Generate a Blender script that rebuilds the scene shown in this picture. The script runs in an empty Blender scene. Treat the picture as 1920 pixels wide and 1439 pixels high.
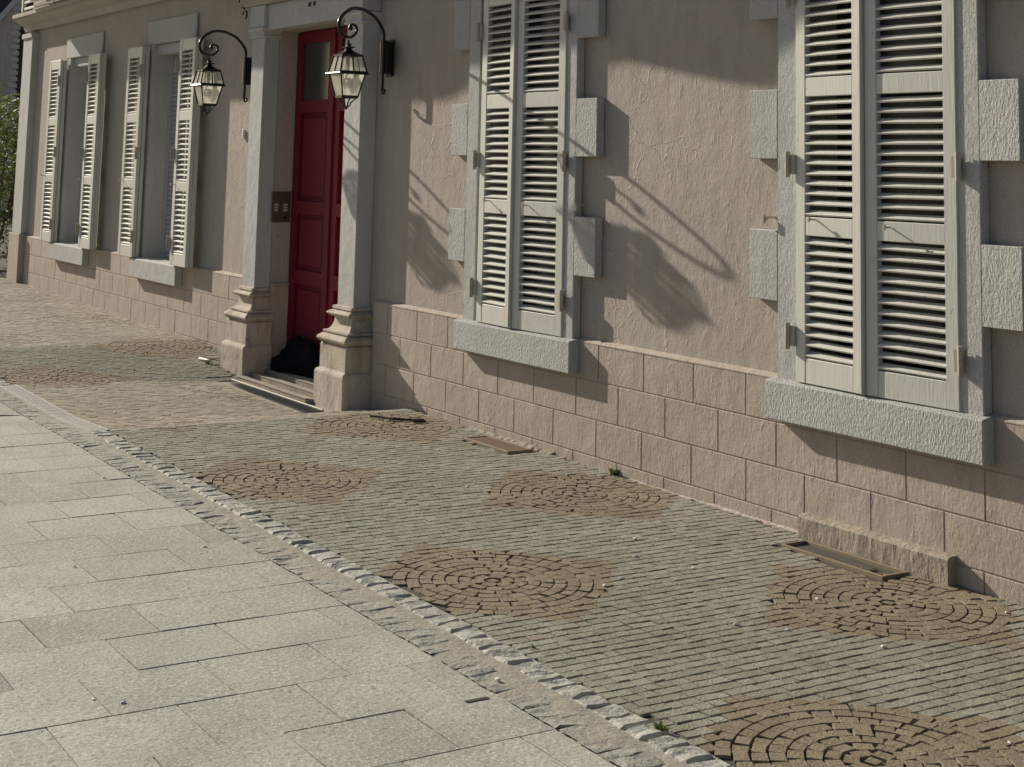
import bpy, bmesh, math, random
from mathutils import Vector, Matrix, noise as mnoise
random.seed(7)
scene = bpy.context.scene
COL = scene.collection
PI = math.pi

# ---------------------------------------------------------------- camera
cam_d = bpy.data.cameras.new('camera'); cam = bpy.data.objects.new('camera', cam_d); COL.objects.link(cam)
Rt = Vector((0.533735269921929, 0.8453481726221005, 0.02265234393701797))
Dn = Vector((-0.09371373671789521, 0.08574831231379729, -0.9918996735989505))
Fw = Vector((-0.8404429767638817, 0.5272890042280521, 0.1249876347022158))
m = Matrix((Rt, -Dn, -Fw)).transposed().to_4x4(); m.translation = Vector((0, -5, 0))
cam.matrix_world = m
cam_d.sensor_width = 36; cam_d.sensor_fit = 'HORIZONTAL'
cam_d.lens = 36 * 2860.7606 / 1920
cam_d.shift_x = 0.0; cam_d.shift_y = -(719.5 + 45.29) / 1920
cam_d.clip_start = 0.05; cam_d.clip_end = 3000
scene.camera = cam

# ---------------------------------------------------------------- world, sun, exposure
SUN = Vector((-4.04, -1.0, 1.87)).normalized()
el = math.asin(SUN.z); az = math.atan2(SUN.x, SUN.y)
w = bpy.data.worlds.new('World'); scene.world = w; w.use_nodes = True
nt = w.node_tree; nt.nodes.clear()
sky = nt.nodes.new('ShaderNodeTexSky'); sky.sky_type = 'NISHITA'; sky.sun_disc = False
sky.sun_elevation = el; sky.sun_rotation = az % (2 * PI); sky.air_density = 1.0; sky.dust_density = 1.6
bg = nt.nodes.new('ShaderNodeBackground'); bg.inputs['Strength'].default_value = 0.054
wo = nt.nodes.new('ShaderNodeOutputWorld')
nt.links.new(sky.outputs[0], bg.inputs[0]); nt.links.new(bg.outputs[0], wo.inputs[0])
sd = bpy.data.lights.new('sun', 'SUN'); sd.energy = 4.6; sd.angle = math.radians(0.53); sd.color = (1.0, 0.92, 0.775)
so = bpy.data.objects.new('sun', sd); COL.objects.link(so)
so.rotation_euler = SUN.to_track_quat('Z', 'Y').to_euler(); so.location = (0, -20, 20)
scene.view_settings.view_transform = 'Standard'; scene.view_settings.look = 'None'
scene.view_settings.gamma = 1; scene.view_settings.exposure = 0.30

# ---------------------------------------------------------------- helpers
def tag(o, label=None, cat=None, group=None, kind=None):
    if label: o['label'] = label
    if cat: o['category'] = cat
    if group: o['group'] = group
    if kind: o['kind'] = kind
    return o

def empty(name, loc, label, cat, group=None):
    o = bpy.data.objects.new(name, None); COL.objects.link(o); o.location = loc
    o.empty_display_size = 0.2
    return tag(o, label, cat, group)

class MB:
    """collects verts and faces (world coordinates), with a float per face"""
    def __init__(s): s.v = []; s.f = []; s.t = []; s.c = []
    def add(s, vs, fs, t=0.5, c=0.0):
        n = len(s.v); s.v += [tuple(p) for p in vs]
        for f in fs: s.f.append(tuple(n + i for i in f)); s.t.append(t); s.c.append(c)
    def box(s, x0, x1, y0, y1, z0, z1, t=0.5, bottom=True):
        vs = [(x, y, z) for z in (z0, z1) for y in (y0, y1) for x in (x0, x1)]
        fs = [(4, 5, 7, 6), (0, 1, 5, 4), (1, 3, 7, 5), (3, 2, 6, 7), (2, 0, 4, 6)]
        if bottom: fs.append((0, 2, 3, 1))
        s.add(vs, fs, t)
    def obox(s, c, ax, ay, az, t=0.5):
        c = Vector(c); vs = [c + sx * Vector(ax) + sy * Vector(ay) + sz * Vector(az) for sz in (-1, 1) for sy in (-1, 1) for sx in (-1, 1)]
        s.add(vs, [(4, 5, 7, 6), (0, 1, 5, 4), (1, 3, 7, 5), (3, 2, 6, 7), (2, 0, 4, 6), (0, 2, 3, 1)], t)
    def frustum(s, cx, cy, rings, t=0.5, cap=True):
        """rings: (z, halfx, halfy)"""
        n = 0; vs = []; fs = []
        for z, hx, hy in rings: vs += [(cx - hx, cy - hy, z), (cx + hx, cy - hy, z), (cx + hx, cy + hy, z), (cx - hx, cy + hy, z)]
        for i in range(len(rings) - 1):
            for k in range(4): a = 4 * i + k; b = 4 * i + (k + 1) % 4; fs.append((a, b, b + 4, a + 4))
        if cap: fs.append((3, 2, 1, 0)); L = 4 * (len(rings) - 1); fs.append((L, L + 1, L + 2, L + 3))
        s.add(vs, fs, t)
    def prism(s, poly, x0, x1, t=0.5):
        """poly in (y,z), extruded along x"""
        n = len(poly); vs = [(x0, y, z) for y, z in poly] + [(x1, y, z) for y, z in poly]
        fs = [(i, (i + 1) % n, (i + 1) % n + n, i + n) for i in range(n)] + [tuple(range(n - 1, -1, -1)), tuple(range(n, 2 * n))]
        s.add(vs, fs, t)
    def prismy(s, poly, y0, y1, t=0.5):
        """poly in (x,z), extruded along y"""
        n = len(poly); vs = [(x, y0, z) for x, z in poly] + [(x, y1, z) for x, z in poly]
        fs = [(i, (i + 1) % n, (i + 1) % n + n, i + n) for i in range(n)] + [tuple(range(n - 1, -1, -1)), tuple(range(n, 2 * n))]
        s.add(vs, fs, t)
    def tube(s, pts, r, seg=8, t=0.5):
        pts = [Vector(p) for p in pts]; n = len(pts); vs = []; fs = []
        rr = r if isinstance(r, (list, tuple)) else [r] * n
        up = None
        for i, p in enumerate(pts):
            d = (pts[min(i + 1, n - 1)] - pts[max(i - 1, 0)]).normalized()
            if up is None:
                up = d.orthogonal().normalized()
            up = (up - d * up.dot(d)).normalized(); sd_ = d.cross(up)
            for k in range(seg):
                a = 2 * PI * k / seg; vs.append(p + (up * math.cos(a) + sd_ * math.sin(a)) * rr[i])
        for i in range(n - 1):
            for k in range(seg):
                a = i * seg + k; b = i * seg + (k + 1) % seg; fs.append((a, b, b + seg, a + seg))
        fs.append(tuple(range(seg - 1, -1, -1))); fs.append(tuple((n - 1) * seg + k for k in range(seg)))
        s.add(vs, fs, t)
    def ball(s, c, r, seg=10, rings=7, sc=(1, 1, 1), nz=0.0, t=0.5, seed=0):
        vs = []; fs = []; c = Vector(c)
        for i in range(rings + 1):
            th = PI * i / rings
            for k in range(seg):
                ph = 2 * PI * k / seg
                d = Vector((math.sin(th) * math.cos(ph), math.sin(th) * math.sin(ph), math.cos(th)))
                q = r * (1 + nz * mnoise.noise(d * 2.3 + Vector((seed, seed * 2, 0))))
                vs.append(c + Vector((d.x * sc[0], d.y * sc[1], d.z * sc[2])) * q)
        for i in range(rings):
            for k in range(seg):
                a = i * seg + k; b = i * seg + (k + 1) % seg; fs.append((a, a + seg, b + seg, b))
        s.add(vs, fs, t)
    def build(s, name, mat, parent=None, bevel=0.0, smooth=False, bseg=1, edit=None):
        off = Vector((0, 0, 0))
        if parent is not None:
            p = parent
            while p is not None: off += p.location; p = p.parent
        me = bpy.data.meshes.new(name)
        me.from_pydata([Vector(v) - off for v in s.v], [], s.f)
        a = me.attributes.new('tint', 'FLOAT', 'FACE'); a.data.foreach_set('value', s.t)
        a = me.attributes.new('sort', 'FLOAT', 'FACE'); a.data.foreach_set('value', s.c)
        me.validate()
        bm = bmesh.new(); bm.from_mesh(me)
        bmesh.ops.recalc_face_normals(bm, faces=bm.faces)
        if edit: edit(bm)
        if bevel > 0:
            es = [e for e in bm.edges if len(e.link_faces) == 2 and e.calc_face_angle(0) > 0.5]
            bmesh.ops.bevel(bm, geom=es, offset=bevel, segments=bseg, affect='EDGES', clamp_overlap=True)
        bm.to_mesh(me); bm.free()
        if smooth:
            for p in me.polygons: p.use_smooth = True
        o = bpy.data.objects.new(name, me); COL.objects.link(o)
        if parent is not None: o.parent = parent
        if mat: me.materials.append(mat)
        return o

def children(o): return [c for c in bpy.data.objects if c.parent == o]
def copy_tree(o, parent=None):
    c = o.copy(); COL.objects.link(c); c.parent = parent
    for ch in children(o): copy_tree(ch, c)
    return c

# ---------------------------------------------------------------- materials
def new_mat(name):
    mt = bpy.data.materials.new(name); mt.use_nodes = True
    n = mt.node_tree; n.nodes.clear()
    o = n.nodes.new('ShaderNodeOutputMaterial'); b = n.nodes.new('ShaderNodeBsdfPrincipled')
    n.links.new(b.outputs[0], o.inputs[0])
    return mt, n, b
def N(n, t, **kw):
    x = n.nodes.new(t)
    for k, v in kw.items():
        if hasattr(x, k) and k not in x.inputs: setattr(x, k, v)
        else: x.inputs[k].default_value = v
    return x
def ntex(n, vec, scale, detail=4, rough=0.55, dist=0.0):
    x = n.nodes.new('ShaderNodeTexNoise'); x.inputs['Scale'].default_value = scale
    x.inputs['Detail'].default_value = detail; x.inputs['Roughness'].default_value = rough; x.inputs['Distortion'].default_value = dist
    n.links.new(vec, x.inputs['Vector']); return x.outputs['Fac']
def ramp(n, fac, p0, p1, c0=(0, 0, 0, 1), c1=(1, 1, 1, 1)):
    x = n.nodes.new('ShaderNodeValToRGB'); x.color_ramp.elements[0].position = p0; x.color_ramp.elements[1].position = p1
    x.color_ramp.elements[0].color = c0; x.color_ramp.elements[1].color = c1
    n.links.new(fac, x.inputs[0]); return x.outputs[0]
def mix(n, fac, a, b, mode='MIX', clamp=True):
    x = n.nodes.new('ShaderNodeMix'); x.data_type = 'RGBA'; x.blend_type = mode; x.clamp_factor = clamp
    for sock, v in ((x.inputs[0], fac), (x.inputs[6], a), (x.inputs[7], b)):
        if isinstance(v, (int, float)): sock.default_value = v
        elif isinstance(v, tuple): sock.default_value = v if len(v) == 4 else v + (1,)
        else: n.links.new(v, sock)
    return x.outputs[2]
def math_(n, op, a, b=None, c=None):
    x = n.nodes.new('ShaderNodeMath'); x.operation = op
    for i, v in enumerate((a, b, c)):
        if v is None: continue
        if isinstance(v, (int, float)): x.inputs[i].default_value = v
        else: n.links.new(v, x.inputs[i])
    return x.outputs[0]
def posn(n, scale=None):
    g = n.nodes.new('ShaderNodeNewGeometry'); v = g.outputs['Position']
    if scale:
        mp = n.nodes.new('ShaderNodeMapping'); mp.inputs['Scale'].default_value = scale
        n.links.new(v, mp.inputs['Vector']); v = mp.outputs[0]
    return v
def attr(n, name):
    x = n.nodes.new('ShaderNodeAttribute'); x.attribute_name = name; return x.outputs['Fac']
def bump(n, b, h, strength=1.0, dist=0.01):
    x = n.nodes.new('ShaderNodeBump'); x.inputs['Strength'].default_value = strength; x.inputs['Distance'].default_value = dist
    n.links.new(h, x.inputs['Height']); n.links.new(x.outputs[0], b.inputs['Normal'])

def plaster(name, base, alt, streak=0.5, grain=(70, 0.002), blister=0.002, fine=0.0007, stain=(0.30, 0.26, 0.20), stain_amt=0.35, rough=0.85, crack=False):
    mt, n, b = new_mat(name)
    p = posn(n); ps = posn(n, (9, 9, 1.6))
    c = mix(n, ramp(n, ntex(n, p, 1.3, 5), 0.35, 0.7), base, alt)
    c = mix(n, math_(n, 'MULTIPLY', ramp(n, ntex(n, ps, 1.5, 5, 0.6), 0.45, 0.8), streak), c, stain)
    c = mix(n, math_(n, 'MULTIPLY', ramp(n, ntex(n, p, 7, 6, 0.65), 0.56, 0.74), stain_amt), c, stain)
    c = mix(n, math_(n, 'MULTIPLY', ramp(n, ntex(n, p, 3.1, 5, 0.6), 0.5, 0.72), 0.30), c, tuple(q * k for q, k in zip(base, (0.93, 1.0, 0.90))))
    c = mix(n, math_(n, 'MULTIPLY', ramp(n, ntex(n, posn(n, (1, 1, 0.8)), 2.3, 6, 0.62), 0.52, 0.70), 0.35), c, tuple(q * k for q, k in zip(base, (1.13, 1.02, 1.05))))
    c = mix(n, math_(n, 'MULTIPLY', ramp(n, ntex(n, p, 33, 5, 0.7), 0.58, 0.70), 0.30), c, tuple(q * 0.72 for q in base))
    c = mix(n, 0.22, c, ramp(n, ntex(n, p, 120, 4, 0.7), 0.32, 0.68), 'OVERLAY')
    n.links.new(c, b.inputs['Base Color']); b.inputs['Roughness'].default_value = rough
    b.inputs['Specular IOR Level'].default_value = 0.25
    pv = posn(n, (1, 1, 0.45))
    h = math_(n, 'MULTIPLY', ntex(n, pv, grain[0], 3, 0.6), grain[1])
    bl = ramp(n, ntex(n, pv, 22, 4, 0.6, 0.6), 0.60, 0.72)
    h = math_(n, 'ADD', h, math_(n, 'MULTIPLY', bl, blister))
    h = math_(n, 'ADD', h, math_(n, 'MULTIPLY', ntex(n, p, 9, 3), 0.006))
    h = math_(n, 'ADD', h, math_(n, 'MULTIPLY', ntex(n, p, 260, 2), fine))
    if crack:
        vo = n.nodes.new('ShaderNodeTexVoronoi'); vo.feature = 'DISTANCE_TO_EDGE'; vo.inputs['Scale'].default_value = 5.5
        ds = n.nodes.new('ShaderNodeMixRGB'); ds.blend_type = 'ADD'; ds.inputs[0].default_value = 0.12
        nn = n.nodes.new('ShaderNodeTexNoise'); nn.inputs['Scale'].default_value = 6; n.links.new(p, nn.inputs['Vector'])
        n.links.new(p, ds.inputs[1]); n.links.new(nn.outputs['Color'], ds.inputs[2]); n.links.new(ds.outputs[0], vo.inputs['Vector'])
        cr = ramp(n, vo.outputs['Distance'], 0.0, 0.02, (1, 1, 1, 1), (0, 0, 0, 1))
        msk = ramp(n, ntex(n, p, 1.1, 3), 0.52, 0.60)
        h = math_(n, 'ADD', h, math_(n, 'MULTIPLY', math_(n, 'MULTIPLY', cr, msk), 0.0022))
        pk = ramp(n, ntex(n, p, 60, 3, 0.6), 0.68, 0.74)
        h = math_(n, 'SUBTRACT', h, math_(n, 'MULTIPLY', pk, 0.002))
    bump(n, b, h, 1.0, 1.0)
    return mt
def paint(name, base, dirt, rough=0.55, dirt_amt=0.5, bumpy=0.0006, spec=0.4, chips=0.0):
    mt, n, b = new_mat(name)
    p = posn(n); ps = posn(n, (30, 30, 3))
    f = math_(n, 'MULTIPLY', ramp(n, ntex(n, ps, 1.4, 6, 0.65), 0.5, 0.85), dirt_amt)
    c = mix(n, f, base, dirt)
    c = mix(n, math_(n, 'MULTIPLY', ramp(n, ntex(n, p, 14, 6, 0.7), 0.6, 0.72), dirt_amt), c, dirt)
    if chips: c = mix(n, math_(n, 'MULTIPLY', ramp(n, ntex(n, posn(n, (1, 1, .45)), 34, 5, 0.75), 0.655, 0.675), chips), c, (0.23, 0.20, 0.16))
    n.links.new(c, b.inputs['Base Color']); b.inputs['Roughness'].default_value = rough; b.inputs['Specular IOR Level'].default_value = spec
    bump(n, b, math_(n, 'MULTIPLY', ntex(n, ps, 3, 4), bumpy * 2), 1.0, 1.0)
    return mt
def stone(name, ca, cb, speck=(0.5, 0.5, 0.45), dark=(0.08, 0.075, 0.06), gs=300, amp=0.0012, spec_amt=0.5, rough=0.8, tint=0.35, big=1.2, stain=0.25, soft=2.0):
    mt, n, b = new_mat(name)
    p = posn(n)
    c = mix(n, attr(n, 'tint'), ca, cb, clamp=False)
    c = mix(n, math_(n, 'MULTIPLY', ramp(n, ntex(n, p, big, 5, 0.6), 0.42, 0.72), stain), c, dark)
    c = mix(n, math_(n, 'MULTIPLY', ramp(n, ntex(n, p, gs, 3, 0.7), 0.54, 0.66), spec_amt), c, speck)
    c = mix(n, math_(n, 'MULTIPLY', ramp(n, ntex(n, p, gs * 0.7, 3, 0.75), 0.53, 0.64), spec_amt), c, dark)
    c = mix(n, math_(n, 'MULTIPLY', ramp(n, ntex(n, p, 11, 5, 0.7), 0.5, 0.7), 0.22), c, tuple(q * k for q, k in zip(ca, (0.82, 0.74, 0.74))))
    n.links.new(c, b.inputs['Base Color']); b.inputs['Roughness'].default_value = rough; b.inputs['Specular IOR Level'].default_value = 0.3
    h = math_(n, 'ADD', math_(n, 'MULTIPLY', ntex(n, p, gs * 0.5, 3), amp), math_(n, 'MULTIPLY', ntex(n, p, 25, 3), amp * soft))
    bump(n, b, h, 1.0, 1.0)
    return mt
def plain(name, col, rough=0.6, metal=0.0, spec=0.4, var=0.3, scale=20):
    mt, n, b = new_mat(name)
    p = posn(n)
    c = mix(n, math_(n, 'MULTIPLY', ntex(n, p, scale, 5), var), col, tuple(q * 0.45 for q in col))
    n.links.new(c, b.inputs['Base Color']); b.inputs['Roughness'].default_value = rough; b.inputs['Metallic'].default_value = metal
    b.inputs['Specular IOR Level'].default_value = spec
    bump(n, b, ntex(n, p, scale * 8, 3), 0.25, 0.002)
    return mt

M = {}
M['wall'] = plaster('pink_plaster', (0.435, 0.385, 0.345), (0.385, 0.338, 0.300), crack=True, grain=(75, 0.0024))
M['plinth'] = plaster('plinth_plaster', (0.47, 0.400, 0.345), (0.40, 0.335, 0.285), stain_amt=0.5, streak=0.5, grain=(60, 0.0022), blister=0.0015)
M['base'] = plaster('pilaster_base_paint', (0.56, 0.49, 0.42), (0.46, 0.395, 0.325), grain=(50, 0.002), stain=(0.13, 0.105, 0.08), stain_amt=0.75, streak=0.6)
M['trim'] = plaster('grey_white_render', (0.485, 0.48, 0.462), (0.435, 0.43, 0.412), streak=0.2, stain=(0.28, 0.27, 0.24), stain_amt=0.25, grain=(85, 0.0030), blister=0.0)
M['rough_trim'] = plaster('roughcast_render', (0.475, 0.473, 0.455), (0.42, 0.418, 0.40), streak=0.15, stain=(0.24, 0.23, 0.2), stain_amt=0.3, grain=(115, 0.0095), blister=0.0)
M['pilaster'] = plaster('pilaster_render', (0.52, 0.515, 0.50), (0.45, 0.445, 0.43), streak=0.3, stain=(0.3, 0.29, 0.26), stain_amt=0.3, grain=(45, 0.0015), blister=0.001)
M['mould'] = plaster('moulding_render', (0.47, 0.435, 0.38), (0.41, 0.375, 0.32), streak=0.3)
M['shutter'] = paint('shutter_paint', (0.60, 0.59, 0.54), (0.36, 0.33, 0.27), dirt_amt=0.45, chips=0.8)
M['blind'] = paint('blind_metal', (0.46, 0.46, 0.46), (0.2, 0.2, 0.2), dirt_amt=0.3)
M['hinge'] = paint('hinge_paint', (0.42, 0.39, 0.32), (0.22, 0.11, 0.06), dirt_amt=0.7)
M['rust'] = plain('rusty_iron', (0.17, 0.105, 0.07), 0.8, 0.3, var=0.6, scale=30)
M['rustrim'] = plain('worn_frame_iron', (0.30, 0.24, 0.165), 0.7, 0.2, var=0.5)
M['door'] = paint('red_door_paint', (0.17, 0.014, 0.026), (0.085, 0.018, 0.024), rough=0.6, dirt_amt=0.5, spec=0.15)
M['dark_glass'] = plain('dark_glass', (0.035, 0.04, 0.038), 0.12, 0.0, spec=0.6, var=0.1)
M['inner'] = plain('dim_interior', (0.02, 0.02, 0.018), 0.8, var=0.1)
M['iron'] = plain('black_iron', (0.012, 0.011, 0.012), 0.28, 0.4, spec=0.6, var=0.2)
M['steel'] = plain('pale_steel', (0.42, 0.40, 0.35), 0.6, 0.15, var=0.6)
M['drain'] = plain('galvanised_drain', (0.60, 0.59, 0.55), 0.5, 0.1, var=0.4)
M['brass'] = plain('bronze_plate', (0.15, 0.115, 0.085), 0.4, 0.7, var=0.2)
M['button'] = plain('pale_button', (0.55, 0.5, 0.42), 0.5, 0, var=0.1)
M['black_plastic'] = plain('black_cloth', (0.010, 0.010, 0.014), 1.0, 0, spec=0.05, var=0.4)
M['slab'] = stone('granite_slab', (0.400, 0.392, 0.338), (0.440, 0.430, 0.372), speck=(0.80, 0.79, 0.72), dark=(0.16, 0.152, 0.13), gs=105, amp=0.0026, spec_amt=0.68, stain=0.42, big=2.6, soft=0.25)
M['kerb'] = stone('kerb_granite', (0.38, 0.372, 0.325), (0.50, 0.49, 0.44), speck=(0.7, 0.7, 0.66), dark=(0.14, 0.13, 0.10), gs=120, amp=0.004, spec_amt=0.45, stain=0.4, big=9)
M['mortar'] = stone('kerb_mortar', (0.34, 0.318, 0.268), (0.38, 0.355, 0.30), speck=(0.5, 0.45, 0.36), dark=(0.16, 0.14, 0.09), gs=150, amp=0.003, spec_amt=0.4, big=5)
M['joint'] = plain('gap_shade_and_marks', (0.055, 0.045, 0.032), 0.95, var=0.5, scale=9)
M['slabjoint'] = plain('slab_joint_sand', (0.075, 0.066, 0.05), 0.95, var=0.6, scale=3)
M['concrete'] = plaster('old_concrete', (0.40, 0.34, 0.27), (0.30, 0.26, 0.21), stain=(0.15, 0.12, 0.09), stain_amt=0.7, grain=(40, 0.006))
M['white'] = plain('white_metal_paint', (0.72, 0.70, 0.68), 0.5, var=0.15)
M['slate'] = plain('roof_slate', (0.05, 0.05, 0.062), 0.6, var=0.3)
M['twig'] = plain('dark_twig', (0.035, 0.022, 0.015), 0.8)
M['chip'] = plain('pale_chip', (0.75, 0.72, 0.65), 0.7, var=0.1)
M['leaf_dry'] = plain('dry_leaf', (0.26, 0.15, 0.07), 0.8, var=0.5)
M['strap'] = plain('cream_strap', (0.74, 0.68, 0.54), 0.5, var=0.1)
M['stem'] = plain('stem_wood', (0.09, 0.06, 0.04), 0.8)
M['bulb'] = plain('bulb_glass', (0.75, 0.74, 0.66), 0.2, var=0.05)
M['neigh'] = plaster('neighbour_render', (0.70, 0.58, 0.48), (0.62, 0.51, 0.41))
M['brick'] = plain('dark_red_brick', (0.16, 0.06, 0.065), 0.9, var=0.5, scale=12)
M['quoin'] = plain('pale_brick', (0.85, 0.72, 0.62), 0.9, var=0.4, scale=15)

# pavers : two sorts (grey-green strip, brown rosette) chosen per face
def paver_mat():
    mt, n, b = new_mat('small_pavers')
    p = posn(n); t = attr(n, 'tint'); s = attr(n, 'sort')
    g = mix(n, t, (0.252, 0.246, 0.192), (0.350, 0.342, 0.278), clamp=False)
    br = mix(n, t, (0.205, 0.160, 0.102), (0.275, 0.222, 0.145), clamp=False)
    sa = mix(n, t, (0.345, 0.322, 0.262), (0.40, 0.375, 0.31))
    c = mix(n, ramp(n, s, 0.2, 0.55), g, br)
    c = mix(n, ramp(n, s, 1.0, 1.0), c, c)
    sand = math_(n, 'SUBTRACT', s, 1.0)
    cl = n.nodes.new('ShaderNodeClamp'); n.links.new(sand, cl.inputs[0])
    gz = mix(n, math_(n, 'MULTIPLY', cl.outputs[0], 1.0), c, sa)
    c = mix(n, math_(n, 'MULTIPLY', ramp(n, ntex(n, p, 2.2, 5, 0.65), 0.42, 0.7), 0.42), gz, (0.15, 0.125, 0.085))
    c = mix(n, math_(n, 'MULTIPLY', ramp(n, ntex(n, p, 6.5, 5, 0.65), 0.56, 0.7), 0.4), c, (0.33, 0.30, 0.235))
    c = mix(n, math_(n, 'MULTIPLY', ramp(n, ntex(n, p, 150, 3, 0.7), 0.52, 0.66), 0.5), c, (0.46, 0.44, 0.37))
    c = mix(n, math_(n, 'MULTIPLY', ramp(n, ntex(n, p, 95, 4, 0.7), 0.53, 0.66), 0.55), c, (0.10, 0.088, 0.066))
    c = mix(n, math_(n, 'MULTIPLY', ramp(n, ntex(n, p, 14, 5, 0.7), 0.50, 0.66), 0.30), c, (0.30, 0.26, 0.225))
    c = mix(n, math_(n, 'MULTIPLY', ramp(n, ntex(n, p, 21, 5, 0.7), 0.54, 0.66), 0.45), c, (0.145, 0.128, 0.09))
    n.links.new(c, b.inputs['Base Color']); b.inputs['Roughness'].default_value = 0.85; b.inputs['Specular IOR Level'].default_value = 0.25
    bump(n, b, math_(n, 'MULTIPLY', ntex(n, p, 90, 3), 0.004), 1.0, 1.0)
    return mt
M['paver'] = paver_mat()
def bed_mat():
    mt, n, b = new_mat('paving_bed')
    p = posn(n); s = attr(n, 'sort')
    c = mix(n, s, (0.045, 0.038, 0.028), (0.33, 0.30, 0.235))
    c = mix(n, math_(n, 'MULTIPLY', ramp(n, ntex(n, p, 5, 5, 0.6), 0.5, 0.65), 0.35), c, (0.17, 0.145, 0.10))
    n.links.new(c, b.inputs['Base Color']); b.inputs['Roughness'].default_value = 0.95
    return mt
M['bed'] = bed_mat()

def leaf_mat(name, a, b_):
    mt, n, b = new_mat(name)
    c = mix(n, attr(n, 'tint'), a, b_)
    n.links.new(c, b.inputs['Base Color']); b.inputs['Roughness'].default_value = 0.65; b.inputs['Specular IOR Level'].default_value = 0.2
    tr = n.nodes.new('ShaderNodeBsdfTranslucent'); n.links.new(c, tr.inputs[0])
    ms = n.nodes.new('ShaderNodeMixShader'); ms.inputs[0].default_value = 0.25
    o = [x for x in n.nodes if x.type == 'OUTPUT_MATERIAL'][0]
    n.links.new(b.outputs[0], ms.inputs[1]); n.links.new(tr.outputs[0], ms.inputs[2]); n.links.new(ms.outputs[0], o.inputs[0])
    return mt
M['leaf'] = leaf_mat('shrub_leaf', (0.075, 0.105, 0.03), (0.22, 0.26, 0.10))
M['weed'] = leaf_mat('weed_leaf', (0.08, 0.11, 0.03), (0.16, 0.19, 0.05))
def glass_mat(op=0.5, name='lantern_glass'):
    mt = bpy.data.materials.new(name); mt.use_nodes = True; n = mt.node_tree; n.nodes.clear()
    o = n.nodes.new('ShaderNodeOutputMaterial')
    tp = n.nodes.new('ShaderNodeBsdfTransparent'); tp.inputs[0].default_value = (0.96, 0.96, 0.93, 1)
    tl = n.nodes.new('ShaderNodeBsdfTranslucent'); tl.inputs[0].default_value = (0.85, 0.83, 0.74, 1)
    df = n.nodes.new('ShaderNodeBsdfDiffuse'); df.inputs[0].default_value = (0.66, 0.65, 0.58, 1)
    gl = n.nodes.new('ShaderNodeBsdfGlossy'); gl.inputs['Roughness'].default_value = 0.12
    a = n.nodes.new('ShaderNodeMixShader'); a.inputs[0].default_value = 0.4; n.links.new(tl.outputs[0], a.inputs[1]); n.links.new(df.outputs[0], a.inputs[2])
    b = n.nodes.new('ShaderNodeMixShader'); b.inputs[0].default_value = op; n.links.new(tp.outputs[0], b.inputs[1]); n.links.new(a.outputs[0], b.inputs[2])
    c = n.nodes.new('ShaderNodeMixShader'); c.inputs[0].default_value = 0.10; n.links.new(b.outputs[0], c.inputs[1]); n.links.new(gl.outputs[0], c.inputs[2])
    n.links.new(c.outputs[0], o.inputs[0]); return mt
M['glass'] = glass_mat(0.68)
M['glass2'] = glass_mat(0.30, 'clear_lantern_glass')

# ---------------------------------------------------------------- ground surface height
YK = -2.05       # inner edge of the kerb
def sstep(a, b, x):
    t = max(0.0, min(1.0, (x - a) / (b - a))); return t * t * (3 - 2 * t)
def lin(a, b, x): return max(0.0, min(1.0, (x - a) / (b - a)))
def H(x, y):
    z = -1.667 - 0.0093 * max(-40, min(20, x))
    sh = lin(-12.75, -11.35, x) * (1 - lin(-9.75, -9.0, x))
    d = 0.11 - (0.11 - 0.035) * lin(-0.45, -2.1, y) if False else 0.11 + (0.035 - 0.11) * max(0.0, min(1.0, (-0.45 - y) / 1.65))
    d *= 1 - lin(0, 1, (-2.1 - y) / 0.4)
    return z - d * sh

# ---------------------------------------------------------------- ground
mb = MB()
xs = [-140, -60, -35, -24] + [-21 + 0.5 * i for i in range(48)] + [6, 20, 60, 140]
ys = [-140, -50, -20, -9, -5, -3, -2.5, -2.1, -1.65, -1.2, -0.8, -0.45, -0.2, 0.05, 0.5, 2, 8, 30, 140]
vs = [(x, y, H(x, y) - 0.035) for y in ys for x in xs]
fs = [(j * len(xs) + i, j * len(xs) + i + 1, (j + 1) * len(xs) + i + 1, (j + 1) * len(xs) + i) for j in range(len(ys) - 1) for i in range(len(xs) - 1)]
mb.add(vs, fs)
tag(mb.build('ground', M['slabjoint']), kind='structure')

# bed between the small pavers
mb = MB()
xs = [-24 + 0.25 * i for i in range(97)]; ys = [YK + 0.01 - (YK + 0.01) * i / 10 for i in range(11)]
for i in range(len(xs) - 1):
    for j in range(len(ys) - 1):
        xm = (xs[i] + xs[i + 1]) / 2
        sand = 1.0 if (xm < -12.9 or -11.3 < xm < -9.05) else (0.08 if xm > -8 else 0.2)
        dz = -0.0012 if sand == 1.0 else -0.008
        q = [(xs[i], ys[j]), (xs[i + 1], ys[j]), (xs[i + 1], ys[j + 1]), (xs[i], ys[j + 1])]
        mb.add([(a, b, H(a, b) + dz) for a, b in q], [(0, 1, 2, 3)], 0.5, sand)
tag(mb.build('paving_bed', M['bed']), kind='structure')

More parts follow.
